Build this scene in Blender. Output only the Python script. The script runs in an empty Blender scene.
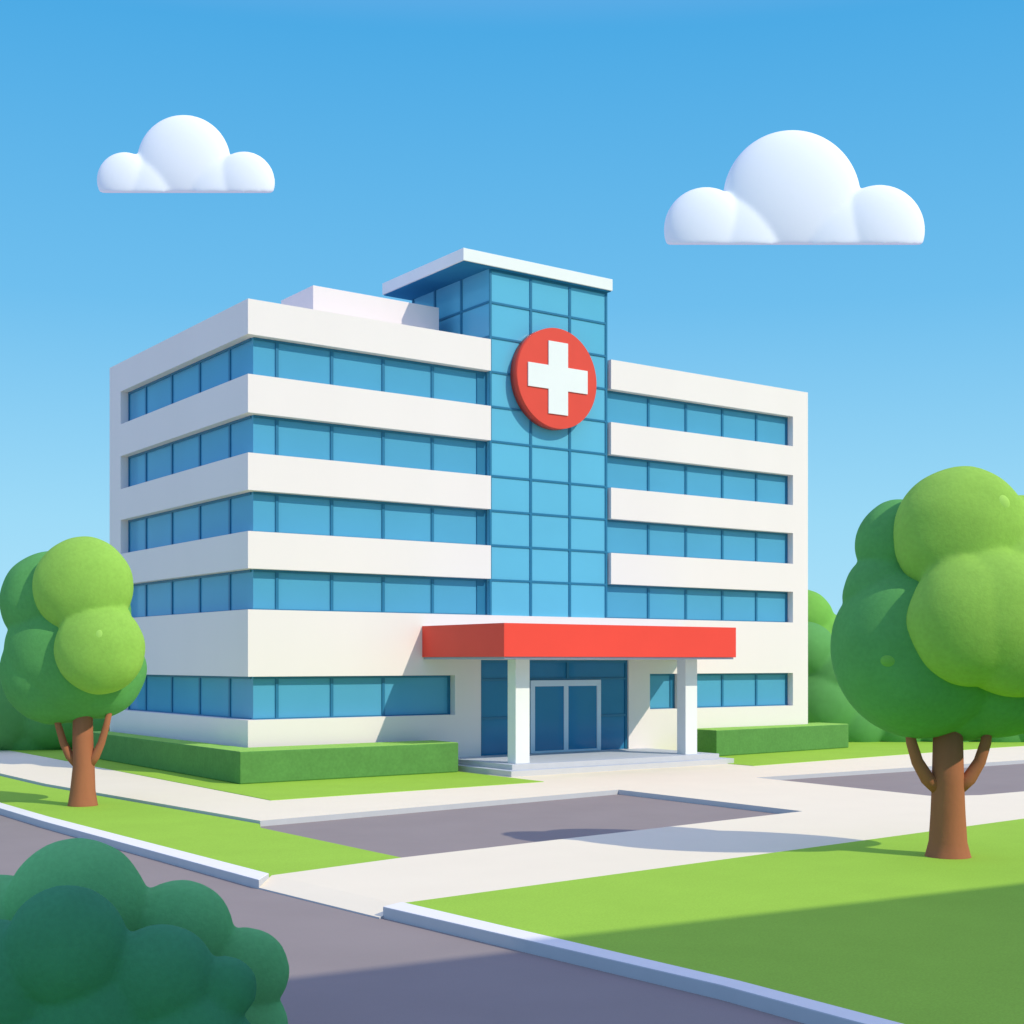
import bpy, bmesh, math, random
from mathutils import Vector, Matrix, noise
random.seed(4)
R = math.radians
sc = bpy.context.scene
COL = sc.collection
YAW = -35.804            # the view looks this far to the right of the hospital's side wall

# ------------------------------------------------------------------ helpers
def tag(o, label=None, cat=None, group=None, kind=None):
    if label: o['label'] = label
    if cat: o['category'] = cat
    if group: o['group'] = group
    if kind: o['kind'] = kind
    return o

def empty(name, loc=(0, 0, 0), rz=0.0, **k):
    o = bpy.data.objects.new(name, None)
    COL.objects.link(o)
    o.location = loc
    o.rotation_euler = (0, 0, R(rz))
    o.empty_display_size = .5
    return tag(o, **k)

class MB:
    """collects prisms, boxes and tubes into one mesh"""
    def __init__(s): s.v = []; s.f = []; s.m = []; s.sm = []
    def prism(s, poly, z0, z1, mat=0, top=None, bottom=True, smooth=False):
        a = sum(poly[i][0]*poly[(i+1) % len(poly)][1] - poly[(i+1) % len(poly)][0]*poly[i][1] for i in range(len(poly)))
        if a < 0: poly = poly[::-1]
        n = len(poly); b = len(s.v)
        s.v += [(x, y, z0) for x, y in poly] + [(x, y, z1) for x, y in poly]
        for i in range(n):
            j = (i+1) % n
            s.f.append((b+i, b+j, b+n+j, b+n+i)); s.m.append(mat); s.sm.append(smooth)
        s.f.append(tuple(b+n+i for i in range(n))); s.m.append(mat if top is None else top); s.sm.append(False)
        if bottom:
            s.f.append(tuple(b+n-1-i for i in range(n))); s.m.append(mat); s.sm.append(False)
        return s
    def box(s, x0, x1, y0, y1, z0, z1, mat=0, top=None):
        return s.prism([(x0, y0), (x1, y0), (x1, y1), (x0, y1)], z0, z1, mat, top)
    def tube(s, pts, rad, n=14, mat=0):
        pts = [Vector(p) for p in pts]; b = len(s.v)
        for i, p in enumerate(pts):
            d = (pts[min(i+1, len(pts)-1)] - pts[max(i-1, 0)]).normalized()
            a = Vector((0, 1, 0)) if abs(d.y) < .9 else Vector((1, 0, 0))
            e1 = d.cross(a).normalized(); e2 = d.cross(e1)
            for k in range(n):
                t = 2*math.pi*k/n
                s.v.append(tuple(p + rad[i]*(math.cos(t)*e1 + math.sin(t)*e2)))
        for i in range(len(pts)-1):
            for k in range(n):
                q = b+i*n+k; w = b+i*n+(k+1) % n
                s.f.append((q, w, w+n, q+n)); s.m.append(mat); s.sm.append(True)
        s.f.append(tuple(b+k for k in range(n))[::-1]); s.m.append(mat); s.sm.append(False)
        s.f.append(tuple(b+(len(pts)-1)*n+k for k in range(n))); s.m.append(mat); s.sm.append(False)
        return s
    def build(s, name, mats, parent=None, bevel=0.0):
        if not isinstance(mats, (list, tuple)): mats = [mats]
        me = bpy.data.meshes.new(name)
        me.from_pydata(s.v, [], s.f)
        for m in mats: me.materials.append(m)
        for p, mi, sm in zip(me.polygons, s.m, s.sm): p.material_index = mi; p.use_smooth = sm
        bm = bmesh.new(); bm.from_mesh(me); bmesh.ops.recalc_face_normals(bm, faces=bm.faces); bm.to_mesh(me); bm.free()
        o = bpy.data.objects.new(name, me)
        COL.objects.link(o)
        if parent: o.parent = parent
        if bevel:
            md = o.modifiers.new('edge', 'BEVEL'); md.width = bevel; md.segments = 2; md.limit_method = 'ANGLE'; md.angle_limit = R(40)
        return o

def nodes_mat(name):
    m = bpy.data.materials.new(name); m.use_nodes = True
    return m, m.node_tree.nodes, m.node_tree.links, m.node_tree.nodes['Principled BSDF']

def mat(name, col, rough=.7, var=.04, scale=3.0, bump=0.0, bscale=30.0, spec=.3, fine=None, streak=False):
    """a surface colour with a soft procedural variation and a little relief"""
    m, N, L, P = nodes_mat(name)
    P.inputs['Roughness'].default_value = rough
    P.inputs['Specular IOR Level'].default_value = spec
    tc = N.new('ShaderNodeTexCoord')
    n1 = N.new('ShaderNodeTexNoise'); n1.inputs['Scale'].default_value = scale; n1.inputs['Detail'].default_value = 5
    if streak:
        mp = N.new('ShaderNodeMapping'); mp.inputs['Scale'].default_value = (1, 1, .12)
        L.new(tc.outputs['Object'], mp.inputs['Vector']); L.new(mp.outputs['Vector'], n1.inputs['Vector'])
    else:
        L.new(tc.outputs['Object'], n1.inputs['Vector'])
    r = N.new('ShaderNodeValToRGB')
    r.color_ramp.elements[0].position = .3; r.color_ramp.elements[1].position = .7
    r.color_ramp.elements[0].color = tuple(c*(1-var) for c in col) + (1,)
    r.color_ramp.elements[1].color = tuple(min(c*(1+var), .95) for c in col) + (1,)
    L.new(n1.outputs['Fac'], r.inputs['Fac'])
    out = r.outputs['Color']
    if fine:
        n3 = N.new('ShaderNodeTexNoise'); n3.inputs['Scale'].default_value = fine[0]; n3.inputs['Detail'].default_value = 3
        L.new(tc.outputs['Object'], n3.inputs['Vector'])
        mr = N.new('ShaderNodeMapRange'); mr.inputs['From Min'].default_value = .3; mr.inputs['From Max'].default_value = .7
        mr.inputs['To Min'].default_value = 1-fine[1]; mr.inputs['To Max'].default_value = 1+fine[1]
        L.new(n3.outputs['Fac'], mr.inputs['Value'])
        mx = N.new('ShaderNodeVectorMath'); mx.operation = 'SCALE'
        L.new(out, mx.inputs[0]); L.new(mr.outputs['Result'], mx.inputs['Scale']); out = mx.outputs['Vector']
    L.new(out, P.inputs['Base Color'])
    if bump:
        n2 = N.new('ShaderNodeTexNoise'); n2.inputs['Scale'].default_value = bscale; n2.inputs['Detail'].default_value = 4
        L.new(tc.outputs['Object'], n2.inputs['Vector'])
        b = N.new('ShaderNodeBump'); b.inputs['Strength'].default_value = bump; b.inputs['Distance'].default_value = .05
        L.new(n2.outputs['Fac'], b.inputs['Height']); L.new(b.outputs['Normal'], P.inputs['Normal'])
    return m

M = {}
M['plaster'] = mat('white_plaster', (.90, .80, .775), .8, .012, .35, spec=.15, streak=True)
M['white'] = mat('white_paint', (.86, .86, .85), .6, .01, 1, spec=.2)
M['glass'] = mat('blue_glass', (.095, .37, .58), .15, .04, .25, spec=.2)
M['tower_glass'] = mat('pale_blue_glass', (.13, .47, .68), .12, .04, .2, spec=.35)
M['door_glass'] = mat('deep_blue_glass', (.026, .21, .42), .1, .04, .5, spec=.25)
M['frame'] = mat('blue_metal_frame', (.018, .175, .33), .4, .03, 2, spec=.4)
M['door_frame'] = mat('pale_door_frame', (.62, .76, .90), .45, .01, 2, spec=.3)
M['red'] = mat('red_panel', (.88, .070, .045), .5, .02, .6, spec=.25)
M['ceiling'] = mat('blue_grey_shade_soffit', (.36, .43, .56), .8, .02, 1, spec=.05)  # darkened and blued to deepen the shade under the canopy
M['canopy_top'] = mat('grey_low_bounce_top', (.50, .50, .52), .9, .03, 1, spec=.05)  # unseen canopy top, greyed so no red light bounces onto the wall
M['soffit'] = mat('blue_soffit_panel', (.035, .22, .42), .7, .03, 1, spec=.0)
M['riser'] = mat('grey_stone_riser', (.60, .59, .60), .8, .02, 2, spec=.1)
M['sign_red'] = mat('sign_red', (.80, .075, .045), .4, .02, 1.5, spec=.3)
M['step'] = mat('pale_stone_step', (.60, .63, .70), .75, .02, 2, spec=.15)
M['lawn'] = mat('lawn_green', (.36, .60, .072), .9, .03, .6, spec=.05, fine=(28, .08), bump=.1, bscale=40)
M['far_ground'] = mat('bounce_ground', (.55, .48, .54), .95, .1, .02, spec=.02)  # unseen far ground, coloured pinkish grey to bounce light onto the walls
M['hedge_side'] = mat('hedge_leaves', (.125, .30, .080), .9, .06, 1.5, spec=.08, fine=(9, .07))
M['hedge_top'] = mat('hedge_sunlit_top', (.33, .62, .12), .9, .05, 1.5, spec=.08, fine=(9, .05))  # sunlit look of the hedge top, painted as a paler green
M['asphalt'] = mat('grey_asphalt', (.325, .275, .255), .9, .03, .5, spec=.12, fine=(60, .04))
M['paving'] = mat('pale_paving', (.94, .83, .62), .85, .012, .5, spec=.1, fine=(40, .012))
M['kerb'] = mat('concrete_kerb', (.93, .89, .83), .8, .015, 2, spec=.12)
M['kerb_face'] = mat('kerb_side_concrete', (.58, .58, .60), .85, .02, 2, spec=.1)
M['bark'] = mat('brown_bark', (.42, .15, .075), .85, .08, 2.5, spec=.1, streak=True, bump=.15, bscale=8)
M['leaf_shade'] = mat('shaded_leaves', (.125, .38, .105), .9, .05, .9, spec=.06, fine=(9, .05), bump=.12, bscale=16)  # darker green paints the shaded lobes of the crowns
M['leaf_lit'] = mat('sunlit_leaves', (.32, .57, .095), .9, .04, .7, spec=.06, fine=(9, .05), bump=.12, bscale=16)  # paler green paints the sunlit lobes of the same crowns
M['leaf_highlight'] = mat('painted_leaf_highlight', (.42, .70, .14), .9, .03, .9, spec=.06)  # small highlights on the crowns, put in as paler spots
M['leaf_far'] = mat('distant_leaves', (.13, .36, .105), .9, .05, .3, spec=.05, fine=(3, .03))
M['leaf_far_light'] = mat('distant_light_leaves', (.20, .48, .085), .9, .05, .3, spec=.05, fine=(3, .03))
M['shrub_mid'] = mat('bluish_green_leaves', (.16, .50, .18), .9, .04, 1.2, spec=.05, fine=(16, .05), bump=.12, bscale=22)
M['shrub_dark'] = mat('deep_green_leaves', (.065, .28, .13), .9, .05, 1.2, spec=.05, fine=(16, .05), bump=.12, bscale=22)
M['block'] = mat('cream_render', (.62, .57, .50), .85, .03, .3, spec=.1)

# ------------------------------------------------------------------ the setting
def sheet(name, polys, m, kind='structure'):
    """polys: lists of (x, y, z) corners, joined where corners are shared"""
    idx = {}; v = []; f = []
    for p in polys:
        a = sum(p[i][0]*p[(i+1) % len(p)][1] - p[(i+1) % len(p)][0]*p[i][1] for i in range(len(p)))
        if a < 0: p = p[::-1]
        q = []
        for c in p:
            if c not in idx: idx[c] = len(v); v.append(c)
            q.append(idx[c])
        f.append(q)
    me = bpy.data.meshes.new(name); me.from_pydata(v, [], f); me.materials.append(m)
    o = bpy.data.objects.new(name, me); COL.objects.link(o)
    o['kind'] = kind
    return o

PAV, ROAD, LB, LAWN = .06, -.12, -.06, .08  # ground outlines below were unprojected from image pixels, then rounded and hardcoded
sheet('ground', [[(-2500, -2500, -.3), (2500, -2500, -.3), (2500, 2500, -.3), (-2500, 2500, -.3)]], M['far_ground'])
sheet('road', [[(-16.8, -400, ROAD), (-9.25, -400, ROAD), (-9.25, 500, ROAD), (-16.6, 500, ROAD)]], M['asphalt'])
sheet('parking_area', [[(-8.6, -23.2, ROAD+.01), (9.1, -21.6, ROAD+.01), (9.1, -12.0, ROAD+.01), (-8.6, -13.2, ROAD+.01)]], M['asphalt'])
sheet('parking_area', [[(15.8, -20.35, ROAD+.01), (17.8, -21.15, ROAD+.01), (200, -26, ROAD+.01), (200, -15, ROAD+.01), (30.7, -11.7, ROAD+.01), (16.4, -11.2, ROAD+.01)]], M['asphalt'])
# the pale paving: the drive from the road, the forecourt, the walk along the front and down the side
F = PAV
a1, a2 = (-10.62, -23.35, -.09), (-10.25, -27.85, -.09)
b1, b2, b3 = (-9.9, -22.58, F-.06), (-6.15, -21.92, F-.06), (8.9, -20.95, F)
c1, c2 = (-9.55, -27.6, F-.03), (10.25, -26.36, F)
d1 = (8.9, -12.15, F); e1 = (16.7, -11.4, F); e0 = (16.15, -20.3, F)
pv = [
    [a1, a2, c1, b1], [b1, c1, b2], [b2, c1, c2, b3],
    [b3, c2, (17.8, -25.9, F), (17.8, -21.05, F), e0], [b3, e0, e1, d1],
    [(17.8, -25.9, F), (200, -13, F+.0), (200, -20, F), (17.8, -21.05, F)],
]
pv[5] = [(17.8, -21.05, F), (17.8, -25.9, F), (200, -34, F), (200, -26.2, F)]
pv += [
    [(-5.85, -13.45, F), d1, (8.6, -8.05, F), (-3.05, -8.35, F)],
    [d1, e1, (21.4, -7.05, F), (21.4, -4.0, F), (8.6, -4.0, F), (8.6, -8.05, F)],
    [e1, (30.7, -11.85, F), (40, -5.6, F), (21.4, -7.05, F)],
    [(30.7, -11.85, F), (200, -15.2, F), (200, -5.6, F), (40, -5.6, F)],
    [(-5.85, -13.45, F), (-3.05, -8.35, F), (-2.74, 17.1, F), (-2.6, 120, F), (-7.9, 120, F), (-7.2, 2.4, F)],
]
pave = sheet('pavement', pv, M['paving'])
# kerb faces: the sides that drop from the paving to the lower asphalt and grass
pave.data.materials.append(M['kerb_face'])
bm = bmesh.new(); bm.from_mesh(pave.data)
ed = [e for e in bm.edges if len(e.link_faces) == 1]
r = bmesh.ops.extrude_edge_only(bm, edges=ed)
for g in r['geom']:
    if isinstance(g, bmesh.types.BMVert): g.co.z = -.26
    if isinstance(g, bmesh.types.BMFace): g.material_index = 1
bmesh.ops.recalc_face_normals(bm, faces=bm.faces)
bm.to_mesh(pave.data); bm.free()
for p in pave.data.polygons:
    if abs(p.normal.z) > .5 and p.normal.z < 0: p.flip()

def lawn(poly, z0, z1):
    o = MB().prism(poly, z0, z1).build('lawn', M['lawn']); o['kind'] = 'structure'; return o
lawn([(-10.55, -23.0), (-9.9, -22.62), (-6.1, -21.97), (-6.28, -14.4), (-5.9, -13.5), (-7.3, 2.4), (-8.0, 120), (-8.0, 300), (-10.55, 300)], -.29, -.02)
lawn([(-3.05, -8.35), (8.6, -8.05), (8.6, 120), (-2.6, 120), (-2.74, 17.1)], -.28, LAWN)
lawn([(21.0, -7.1), (40, -5.62), (200, -5.62), (200, 120), (21.0, 120)], -.28, LAWN)
lawn([(-9.62, -27.62), (10.25, -26.38), (17.8, -25.92), (200, -34), (200, -200), (-9.3, -200), (-9.3, -35.5)], -.28, LAWN)
lawn([(-17.0, -200), (-17.0, 300), (-24, 300), (-24, -200)], -.29, .03)
# raised kerbs edging the road
def kerb(poly, top):
    o = MB().prism(poly, -.25, top, 1, 0).build('kerb', [M['kerb'], M['kerb_face']], bevel=.02); o['kind'] = 'structure'; return o
kerb([(-10.62, -23.45), (-10.05, -22.75), (-10.55, -9), (-10.75, 20), (-10.75, 300), (-11.25, 300), (-11.25, 20), (-11.05, -10)], .08)
kerb([(-10.15, -27.8), (-9.6, -27.58), (-9.0, -36), (-9.0, -200), (-9.5, -200), (-9.4, -36)], .10)
kerb([(-17.05, -200), (-16.6, -200), (-16.6, 300), (-17.05, 300)], .08)

# ------------------------------------------------------------------ the hospital
H = empty('hospital_building', (0, 0, 0), label='white five-storey hospital with bands of blue windows and a red entrance canopy', cat='hospital')
BW, BD, TOP = 32.42, 15.83, 19.09
TH, RC = .6, .42                 # thickness of the white bands, recess of the glass
UL, UR = 11.74, 18.72            # where the white bands stop either side of the tower
heads = [17.69, 14.58, 11.51, 8.40]
sills = [16.11, 12.99, 9.88, 6.77]
WE, WR = 14.3, 31.26             # ends of the window strips
w = MB()
Lp = lambda x1: [(0, 0), (x1, 0), (x1, TH), (TH, TH), (TH, WE), (0, WE)]
# storey bands, left wing (they turn the corner) and right wing
tops = [TOP, 16.11, 12.99, 9.88]
for hb, tp in zip(heads, tops):
    w.prism(Lp(UL), hb, tp)
    w.box(UR, WR, 0, TH, hb, tp)
w.prism(Lp(WR), 4.77, 6.77)
w.prism(Lp(11.2), 4.10, 4.77)
w.box(19.82, WR, 0, TH, 4.10, 4.77)
w.prism(Lp(9.82), 0, 2.37)
w.box(9.82, 11.2, 0, TH, 0, 4.10)
w.box(19.82, 21.18, 0, TH, 0, 4.10)
w.box(21.18, WR, 0, TH, 0, 2.37)
w.box(23.15, 23.65, 0, TH, 2.37, 4.10)
w.box(WR, BW, 0, TH, 0, TOP)
w.box(0, TH, WE, BD, 0, TOP)
w.box(BW-TH, BW, TH, BD, 0, TOP)
w.box(TH, BW-TH, BD-TH, BD, 0, TOP)
wall = w.build('wall', M['plaster'], H)
MB().box(TH, 11.7, TH, BD-TH, 18.4, 18.6).box(11.7, 18.66, 6.75, BD-TH, 18.4, 18.6).box(18.66, BW-TH, TH, BD-TH, 18.4, 18.6).build('roof', M['plaster'], H)
MB().box(4.44, 10.92, 3.0, 6.1, 18.6, 21.0).build('roof_block', M['plaster'], H, bevel=.015)

def window_front(u0, u1, z0, z1, mull, end0=True, end1=True, deep=True, rw=.12, parent=H):
    g = MB().box(u0, u1, RC, RC+.16, z0, z1).build('window', M['glass'], parent)
    f = MB(); y0, y1 = RC-.05, RC-.003
    rail = .10
    f.box(u0, u1, y0, y1, z1-rail, z1)
    f.box(u0, u1, y0, y1, z0, z0+.05)
    ms = list(mull)
    for x in ms: f.box(x-.065, x+.065, y0, y1, z0+.05, z1-rail)
    if end0: f.box(u0, u0+.12, y0, y1, z0+.05, z1-rail)
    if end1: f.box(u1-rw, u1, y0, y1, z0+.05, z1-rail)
    f.build('window_frame', M['frame'], g)
    return g
def window_side(v0, v1, z0, z1, mull):
    g = MB().box(RC, RC+.16, v0, v1, z0, z1).build('window', M['glass'], H)
    f = MB(); x0, x1 = RC-.05, RC-.003; rail = .10
    f.box(x0, x1, v0, v1, z1-rail, z1)
    f.box(x0, x1, v0, v1, z0, z0+.05)
    for y in mull: f.box(x0, x1, y-.075, y+.075, z0+.05, z1-rail)
    f.box(x0, x1, v1-.1, v1, z0+.05, z1-rail)
    f.build('window_frame', M['frame'], g)
    return g
mL = [1.45, 3.95, 6.42, 8.9]; mR = [21.43, 23.93, 26.46, 28.92]; mS = [2.62, 5.72, 8.85, 12.03]
for z0, z1 in zip(sills, heads):
    window_front(RC, 11.74, z0, z1, mL, False, True, rw=.5)  # wide dark end rail stands in for the tower's shadow strip
    window_front(18.66, WR, z0, z1, mR, True, True)
    window_side(RC+.16, WE, z0, z1, mS)
window_front(RC, 9.82, 2.37, 4.10, mL[:3], False, True)
window_side(RC+.16, WE, 2.37, 4.10, mS)
window_front(21.18, 23.15, 2.37, 4.10, [], True, True, rw=.3)
window_front(23.65, WR, 2.37, 4.10, [26.46, 28.92], True, True)
# jamb wall behind the ground floor strip ends
# glass stair tower
TV = .2
TL, TR = 11.77, 18.63
t = MB().box(TL, TR, TV, 6.7, 6.77, 22.33).build('glass_tower', M['tower_glass'], H)
f = MB()
lv = [17.69 + 1.555*k for k in range(-6, 3)]
us = [TL+.06, 14.09, 16.36, TR-.07]; vs = [2.40, 4.66, 6.62]
yf0, yf1 = TV-.045, TV-.003
for u in us: f.box(u-.06, u+.06, yf0, yf1, 6.78, 22.3)
for z in lv:
    for k in range(3): f.box(us[k]+.06, us[k+1]-.06, yf0, yf1, z-.045, z+.045)
for k in range(3): f.box(us[k]+.06, us[k+1]-.06, yf0, yf1, 22.2, 22.3)
xs0, xs1 = TL-.045, TL-.003
for v in vs: f.box(xs0, xs1, v-.07, v+.07, 18.62, 22.3)
ve = [TV+.01] + vs
for z in (19.245, 20.80):
    for k in range(3): f.box(xs0, xs1, ve[k]+(.0 if k == 0 else .07), ve[k+1]-.07, z-.05, z+.05)
f.build('tower_frame', M['frame'], t)
MB().box(10.18, 18.72, -.12, 6.9, 22.33, 22.88).build('tower_cap', M['white'], H, bevel=.02)
MB().box(10.24, 18.66, -.06, 6.84, 22.29, 22.327).build('tower_soffit', M['soffit'], H)

# entrance
EV = .16
e = MB().box(11.2, 19.82, EV, EV+.16, 0.5, 4.77).build('entrance_glazing', M['door_glass'], H)
f = MB(); y0, y1 = EV-.06, EV-.003
f.box(11.2, 19.82, y0, y1, 4.65, 4.77)
for x in (11.26, 13.90): f.box(x-.06, x+.06, y0, y1, .5, 4.65)
for z in (3.88, 2.16): f.box(11.32, 13.84, y0, y1, z-.05, z+.05)
f.box(13.96, 19.7, y0, y1, 3.84, 3.93)
f.box(18.2, 19.7, y0, y1, 2.08, 2.18)
f.box(19.7, 19.82, y0, y1, .5, 4.65)
f.box(16.12, 16.24, y0, y1, 3.93, 4.65)
f.build('glazing_frame', M['frame'], e)
MB().box(11.2, 19.82, EV-.03, TH, 0, .5).build('threshold', M['step'], H)
DU0, DU1, DM = 13.97, 18.12, 16.03
d = MB(); y0, y1 = EV-.14, EV-.064
d.box(DU0, DU0+.2, y0, y1, .5, 3.62).box(DU1-.2, DU1, y0, y1, .5, 3.62).box(DU0, DU1, y0, y1, 3.62, 3.84)
dd = d.build('door_frame', M['door_frame'], H, bevel=.01)
for x0, x1 in ((DU0+.2, DM), (DM, DU1-.2)):
    q = MB()
    st0, st1 = (.05, .13) if x0 < 15 else (.13, .05)
    q.box(x0+.005, x0+st0, y0+.01, y1, .5, 3.62).box(x1-st1, x1-.005, y0+.01, y1, .5, 3.62).box(x0+st0, x1-st1, y0+.01, y1, .5, .60).box(x0+st0, x1-st1, y0+.01, y1, 3.56, 3.62)
    door = q.build('door', M['door_frame'], dd)
    MB().box(x0+st0, x1-st1, y0+.03, y1-.01, .60, 3.56).build('door_pane', M['door_glass'], door)

# canopy and its columns
MB().prism([(8.12, -6.09), (20.93, -6.09), (23.4, -.003), (8.12, -.003)], 4.89, 6.23, 0, 1).build('canopy', [M['red'], M['canopy_top']], H, bevel=.012)  # hidden right side slanted to shift the canopy's shadow on the wall
MB().prism([(8.2, -6.0), (20.85, -6.0), (23.3, -.01), (8.2, -.01)], 4.80, 4.887).build('canopy_soffit', M['ceiling'], H)
for u in (9.75, 19.22):
    MB().box(u, u+.72, -4.62, -4.05, .5, 4.80).build('column', M['white'], H, bevel=.015)
# steps
s = MB().box(9.3, 20.95, -5.0, -.003, 0, .5, 1, 0)
s.prism([(8.9, -5.5), (21.4, -5.5), (21.4, -.003), (20.95, -.003), (20.95, -5.0), (9.3, -5.0), (9.3, -.003), (8.9, -.003)], 0, .29, 1, 0)
s.build('steps', [M['step'], M['riser']], H, bevel=.012)

# the round cross sign on the tower
S = empty('cross_sign', (15.22, TV-.05, 17.70), label='round red sign with a white cross high on the glass tower', cat='sign')
def disc(y0, y1, r0, r1, n=96):
    m = MB(); b = 0
    pf = [(r1*math.cos(2*math.pi*k/n), r1*math.sin(2*math.pi*k/n)) for k in range(n)]
    pb = [(r0*math.cos(2*math.pi*k/n), r0*math.sin(2*math.pi*k/n)) for k in range(n)]
    m.v = [(x, y0, z) for x, z in pf] + [(x, y1, z) for x, z in pb]
    m.f = [tuple(range(n)), tuple(n+n-1-k for k in range(n))] + [(k, n+k, n+(k+1) % n, (k+1) % n) for k in range(n)]
    m.m = [0]*(n+2); m.sm = [False, False] + [True]*n
    return m
o = disc(-.52, 0, 2.3, 2.3).build('sign_disc', M['sign_red'], S)
a, b, q = .56, 1.72, .54
cr = [(-a, -b+.06), (a, -b+.06), (a, -q), (b, -q), (b, q), (a, q), (a, b-.06), (-a, b-.06), (-a, q), (-b, q), (-b, -q), (-a, -q)]
m = MB(); n = len(cr)
m.v = [(x, -.58, z) for x, z in cr] + [(x, -.525, z) for x, z in cr]
m.f = [tuple(range(n)), tuple(2*n-1-k for k in range(n))] + [(k, n+k, n+(k+1) % n, (k+1) % n) for k in range(n)]
m.m = [0]*(n+2); m.sm = [False]*(n+2)
m.build('white_cross', M['white'], S)

# ------------------------------------------------------------------ hedges
def hedge(poly, z0, z1, label):
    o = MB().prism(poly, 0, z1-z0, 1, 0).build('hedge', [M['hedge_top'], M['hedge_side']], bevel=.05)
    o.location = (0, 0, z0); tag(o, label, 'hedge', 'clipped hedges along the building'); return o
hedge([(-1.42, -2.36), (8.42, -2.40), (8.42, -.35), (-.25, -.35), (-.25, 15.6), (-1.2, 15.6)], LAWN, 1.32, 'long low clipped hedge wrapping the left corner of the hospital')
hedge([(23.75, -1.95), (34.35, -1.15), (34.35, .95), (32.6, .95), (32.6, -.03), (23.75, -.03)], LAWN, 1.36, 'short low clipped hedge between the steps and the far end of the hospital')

# ------------------------------------------------------------------ trees and shrubs
def lobes(name, L, m, parent=None, lump=.025, vox=.055, soft=10):
    """rounded leafy masses grown together into one crown"""
    me = bpy.data.meshes.new(name); bm = bmesh.new()
    for (x, y, z, r, *q) in L:
        sx, sy, sz = q if q else (1, 1, 1)
        res = bmesh.ops.create_icosphere(bm, subdivisions=5, radius=1)
        for v in res['verts']:
            d = v.co.normalized()
            k = 1 + lump*noise.noise(d*2.2 + Vector((x*3, y*3, z*3)))
            v.co = Vector((x + d.x*r*k*sx, y + d.y*r*k*sy, z + d.z*r*k*sz))
    for f in bm.faces: f.smooth = True
    bm.to_mesh(me); bm.free(); me.materials.append(m)
    o = bpy.data.objects.new(name, me); COL.objects.link(o)
    if len(L) > 1:      # grow the masses together and soften the creases between them
        md = o.modifiers.new('body', 'REMESH'); md.mode = 'VOXEL'; md.voxel_size = vox; md.use_smooth_shade = True
        ms = o.modifiers.new('soft', 'SMOOTH'); ms.factor = .5; ms.iterations = soft
    if parent: o.parent = parent
    return o

T = empty('tree', (-8.39, -5.45, -.02), YAW, label='smaller round-crowned tree on the grass beside the left side walk', cat='tree', group='round-crowned lawn trees')  # tree and shrub places and lobes hardcoded from image pixels, turned to face camera
MB().tube([(0, 0, -.1), (.0, 0, .05), (.0, 0, .5), (.03, 0, 1.3), (0, 0, 2.2), (0, 0, 3.6)], [.52, .47, .40, .345, .33, .30], 20).build('trunk', M['bark'], T)
for s_ in (-1, 1):
    MB().tube([(s_*.12+.03, 0, 1.25), (s_*.42, -.02, 1.62), (s_*.62, -.04, 2.05), (s_*.78, -.05, 2.6), (s_*.9, -.05, 3.1)], [.16, .15, .125, .11, .09], 12).build('branch', M['bark'], T)
D = lambda sy, l: [(x, y, z, r, 1, sy, 1) for x, y, z, r in l]
lobes('crown', D(.75, [(-.45, .3, 4.92, 2.2), (-1.1, .2, 6.7, 1.65), (.35, .3, 4.45, 1.62), (-1.0, .2, 4.4, 1.75), (-.1, .6, 6.3, 1.5), (.4, .4, 5.7, 1.2)]), M['leaf_shade'], T)
lobes('leaf_clump', D(.6, [(.28, -.85, 7.14, 1.60), (.78, -.9, 6.5, .9), (1.05, -1.0, 5.95, .85), (.92, -1.2, 5.12, 1.44)]), M['leaf_lit'], T, soft=4)
lobes('highlight_tuft', [(.50, -1.53, 7.45, .27, 1, .75, 1)], M['leaf_highlight'], T, 0)
lobes('highlight_tuft', [(1.12, -1.80, 5.5, .33, .85, .7, 1.05)], M['leaf_highlight'], T, 0)

T = empty('tree', (4.17, -29.79, LAWN), YAW, label='larger round-crowned tree on the lawn near the right edge of the drive', cat='tree', group='round-crowned lawn trees')
MB().tube([(0, 0, -.1), (0, 0, .03), (.0, 0, .35), (.0, 0, 1.0), (0, 0, 1.7), (0, 0, 3.4)], [.60, .52, .44, .40, .37, .33], 20).build('trunk', M['bark'], T)
for s_ in (-1, 1):
    MB().tube([(s_*.15, 0, 1.55), (s_*.5, -.02, 1.85), (s_*.74, -.04, 2.25), (s_*.88, -.05, 2.7), (s_*.95, -.05, 3.2)], [.19, .17, .145, .13, .1], 12).build('branch', M['bark'], T)
lobes('crown', D(.75, [(-.66, 0, 4.92, 2.10), (1.2, .2, 4.75, 1.95), (.3, .4, 4.7, 2.0), (-1.34, .1, 6.15, 1.12), (-1.04, .2, 7.40, 1.10), (.3, .6, 6.6, 1.8)]), M['leaf_shade'], T, soft=4)
lobes('leaf_clump', D(.6, [(.08, -.75, 7.55, 1.58), (1.55, -.5, 7.0, 1.5), (1.3, -.9, 6.4, 1.3), (.12, -1.45, 5.55, 1.50), (1.15, -1.35, 5.45, 1.66), (.65, -1.45, 5.6, 1.55)]), M['leaf_lit'], T, soft=12)
lobes('highlight_tuft', [(.72, -1.34, 8.15, .27, 1, .7, 1.1)], M['leaf_highlight'], T, 0)
lobes('highlight_tuft', [(-1.62, -1.16, 4.66, .33, 1, .6, .75)], M['leaf_far_light'], T, 0)

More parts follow.
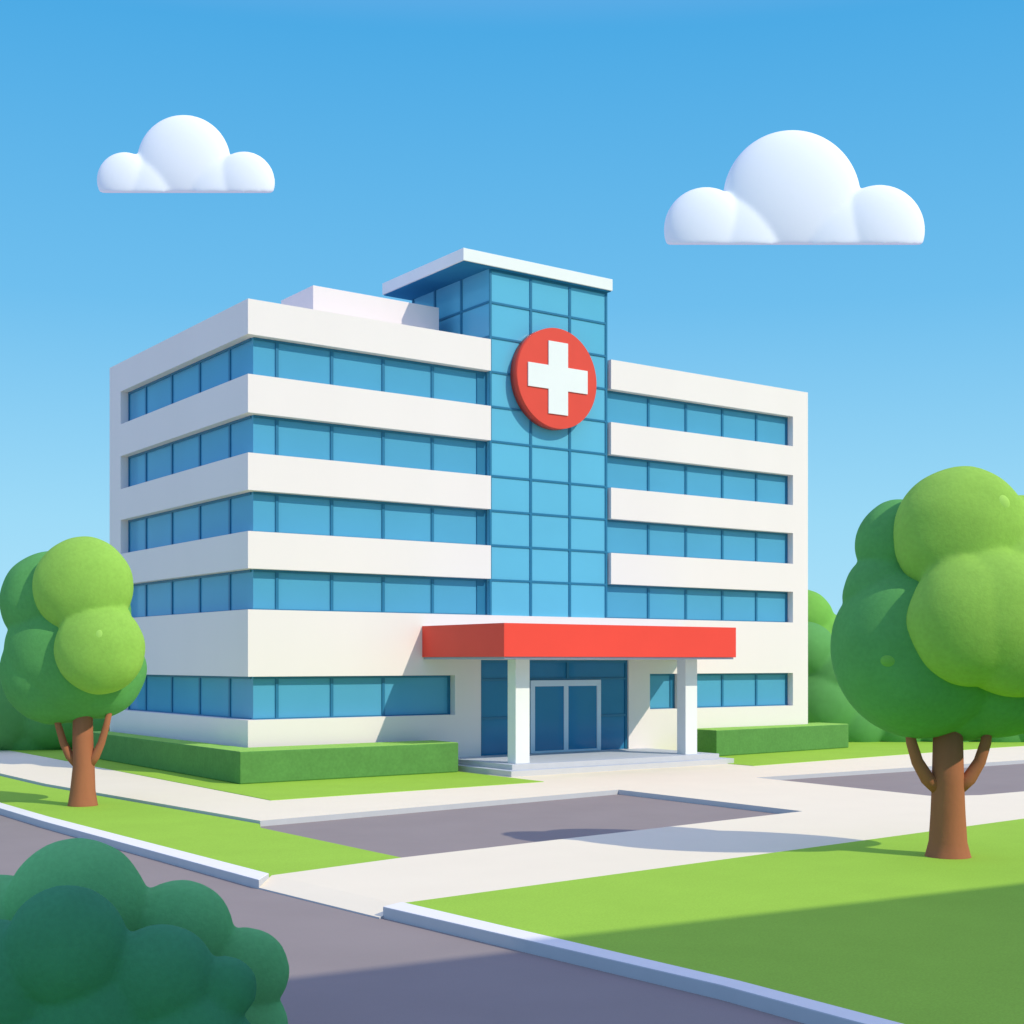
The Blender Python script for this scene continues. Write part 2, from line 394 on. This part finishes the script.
def shrub(loc, L, m, label, name='shrub', group=None, vox=.04, soft=6):
    o = lobes(name, L, m, None, .02, vox, soft); o.location = loc; o.rotation_euler = (0, 0, R(YAW)); tag(o, label, 'shrub', group); return o
g1 = 'rounded shrubs at the roadside corner'
shrub((-17.26, -34.62, .03), [(x, y, z, r, 1, .55, 1) for x, y, z, r in [(-.88, 0, 1.76, .84), (.29, .12, 1.47, .63), (1.05, .2, 1.0, .52), (-.6, .25, .8, 1.0), (.35, .25, .6, .8), (.95, .25, .3, .6), (-1.9, .2, 1.2, .95), (-2.9, .25, 1.0, .9)]],
      M['shrub_mid'], 'mid-green rounded shrub at the corner, the taller one behind the darker shrub', group=g1)
shrub((-18.09, -36.12, .03), [(x, y, z, r, 1, .55, 1) for x, y, z, r in [(-.65, 0, 1.68, .65), (.31, .1, 1.33, .58), (.97, .16, 1.22, .34), (-.4, .2, .9, .8), (.5, .2, .7, .7), (-1.5, .15, 1.2, .75), (.85, .2, .5, .5), (-1.2, .2, .55, .75), (-2.4, .2, 1.1, .8)]],
      M['shrub_dark'], 'deep green rounded shrub at the corner, lowest and nearest of the two', group=g1)
g2 = 'big rounded shrubs behind the hospital'
def far(loc, L, m, label): return shrub(loc, L, m, label, 'shrub', g2, .15, 3)
far((41.5, 8.0, 0), [(-.5, 0, 7.25, 1.95), (1.35, 0, 5.6, 2.0), (3.9, 0, 5.2, 2.1), (0, .3, 4.0, 3.4), (3.2, .3, 3.2, 3.0), (7.0, .3, 4.2, 3.0), (10.5, .3, 3.8, 3.2), (-3, .5, 3.5, 3)],
    M['leaf_far_light'], 'tall lighter green shrubbery rising beyond the right end of the hospital')
far((38.9, 3.9, 0), [(-1.6, 0, 5.3, 1.75), (.2, 0, 3.6, 2.0), (2.4, 0, 3.5, 2.2), (-.5, .1, 2.1, 2.4), (4.8, .1, 2.4, 2.4), (8, .1, 2.2, 2.5), (11, .1, 2.0, 2.6), (3.6, 0, .9, 1.9), (6.4, 0, .9, 2.0), (9.5, 0, .9, 2.1), (1.2, 0, 1.0, 2.0), (12.5, 0, .9, 2.1)],
    M['leaf_far'], 'lower darker green shrubbery in front of the pale one beyond the hospital')
far((-1.0, 23.5, 0), [(.7, 0, 1.9, 2.1), (2.2, .4, 1.4, 1.6), (-1.7, 0, 2.2, 2.5), (-4.6, 0, 2.0, 2.4), (-7.6, 0, 1.8, 2.3), (-10.5, .2, 2.1, 2.5), (-.5, 0, .8, 1.6), (-3.2, 0, .8, 1.8), (-6.1, 0, .8, 1.8), (-9, 0, .8, 1.8)],
    M['leaf_far'], 'green shrubbery at the far left behind the left tree trunk')

# ------------------------------------------------------------------ clouds
M['cloud'] = mat('cloud_white', (.93, .94, .95), 1.0, .005, .01, spec=0)
def cloud(loc, C, zb, slope, label):
    """rounded masses over a base that climbs gently away; grown into one smooth body"""
    me = bpy.data.meshes.new('cloud'); bm = bmesh.new()
    for (x, y, z, r, sy) in C:
        res = bmesh.ops.create_icosphere(bm, subdivisions=5, radius=r)
        for v in res['verts']:
            v.co = Vector((v.co.x + x, v.co.y*sy + y, v.co.z + z))
            lo = zb + slope*v.co.y  # base plane tilted to the sight line, edge-on to the camera
            if v.co.z < lo: v.co.z = lo
    for f in bm.faces: f.smooth = True
    bm.to_mesh(me); bm.free(); me.materials.append(M['cloud'])
    o = bpy.data.objects.new('cloud', me); COL.objects.link(o)
    md = o.modifiers.new('body', 'REMESH'); md.mode = 'VOXEL'; md.voxel_size = .38; md.use_smooth_shade = True
    ms = o.modifiers.new('soft', 'SMOOTH'); ms.factor = .5; ms.iterations = 30
    o.location = loc; o.rotation_euler = (0, 0, R(YAW)); tag(o, label, 'cloud', 'clouds in the blue sky', 'thing'); return o
K = 400/1367.2
def mk(cx, lst): return [((px-cx)*K, y*K, 4.7+(661.55-py)*K, r*K, sy) for px, py, r, y, sy in lst]
cloud((133.7, 329.9, 0), mk(190, [(129, 182, 28, -5, .4), (186.8, 162.2, 47, 0, .36), (247.8, 184.3, 31, -4.6, .4), (154, 190, 32, -2.5, .4), (220, 190, 34, -2, .4)]),
      4.7+(661.55-193)*K, .343, 'smaller white flat-bottomed cloud above the left wing')
cloud((277.3, 226.4, 0), mk(792, [(704.5, 232, 42, -8, .4), (791.5, 199.5, 69, 0, .36), (877, 233, 45.5, -7, .4), (742, 242, 48, -3, .4), (838, 242, 50, -2.5, .4)]),
      4.7+(661.55-244.8)*K, .305, 'larger white flat-bottomed cloud above the right wing')

# ------------------------------------------------------------------ unseen block added to throw a straight shadow over the near corner
SV = Vector((.47, -1.15, 1.0))
hgt = 24.0
Bk = empty('shadow_block', (0, 0, 0), label='plain unseen cream block added to cast a shadow over the near lawn', cat='shadow caster')
p0 = Vector((-24.0, -30.2, 0)) + SV*hgt; p1 = Vector((14.0, -34.4, 0)) + SV*hgt
dx = (p1-p0); dx.z = 0; L_ = dx.length; dx.normalize(); nb = Vector((dx.y, -dx.x, 0))
Bk.location = (p0.x, p0.y, 0); Bk.rotation_euler = (0, 0, math.atan2(dx.y, dx.x))
MB().box(0, L_, -14, 0, -.3, hgt).build('wall', M['block'], Bk)
for k in range(7):
    MB().box(1.5, L_-1.5, .0, .06, 1.2+3.2*k, 2.9+3.2*k).build('window', M['glass'], Bk)

# ------------------------------------------------------------------ light, sky, camera
sd = SV.normalized()
elev = math.asin(sd.z); az = math.atan2(sd.x, sd.y)
lt = bpy.data.lights.new('sun', 'SUN'); lt.energy = 2.85; lt.angle = R(.5); lt.color = (1.0, .93, .74)
lo = bpy.data.objects.new('sun', lt); COL.objects.link(lo)
lo.rotation_euler = SV.to_track_quat('Z', 'Y').to_euler(); lo.location = (20, -60, 60)

wd = bpy.data.worlds.new('World'); sc.world = wd; wd.use_nodes = True
N, L = wd.node_tree.nodes, wd.node_tree.links
bg = N['Background']
sky = N.new('ShaderNodeTexSky'); sky.sky_type = 'NISHITA'; sky.sun_disc = False
sky.sun_elevation = elev; sky.sun_rotation = az; sky.air_density = 1.0; sky.dust_density = .3; sky.ozone_density = 2.0; sky.altitude = 0
tc = N.new('ShaderNodeTexCoord'); sp = N.new('ShaderNodeSeparateXYZ'); L.new(tc.outputs['Generated'], sp.inputs[0])
rp = N.new('ShaderNodeValToRGB'); L.new(sp.outputs['Z'], rp.inputs['Fac'])
er = rp.color_ramp; SKY = [(0.0, (.41, .77, .98)), (.10, (.33, .71, .95)), (.25, (.155, .53, .88)), (.42, (.070, .415, .81)), (.60, (.42, .54, .98)), (1.0, (.60, .62, 1.15))]
er.elements[0].position = SKY[0][0]; er.elements[0].color = SKY[0][1]+(1,)
er.elements[1].position = 1; er.elements[1].color = SKY[-1][1]+(1,)
for p_, c_ in SKY[1:-1]:
    e_ = er.elements.new(p_); e_.color = c_+(1,)
# the physical sky at 0.1, mostly replaced by the ramp; unseen upper sky brightened for fill
k1 = N.new('ShaderNodeVectorMath'); k1.operation = 'SCALE'; k1.inputs['Scale'].default_value = .10; L.new(sky.outputs['Color'], k1.inputs[0])
mx = N.new('ShaderNodeMix'); mx.data_type = 'RGBA'; mx.inputs[0].default_value = .94
L.new(k1.outputs['Vector'], mx.inputs[6]); L.new(rp.outputs['Color'], mx.inputs[7])
L.new(mx.outputs[2], bg.inputs['Color'])
bg.inputs['Strength'].default_value = 1.0

cd = bpy.data.cameras.new('camera'); co = bpy.data.objects.new('camera', cd); COL.objects.link(co)
co.location = (-23.209, -50.058, 4.7); co.rotation_euler = (R(90), 0, R(YAW))
cd.sensor_width = 36; cd.lens = 48.066; cd.shift_y = .14604; cd.clip_start = .1; cd.clip_end = 6000
sc.camera = co
sc.view_settings.view_transform = 'Standard'; sc.view_settings.look = 'None'
sc.view_settings.exposure = 0; sc.view_settings.gamma = 1
sc.render.resolution_x = 1024; sc.render.resolution_y = 1024
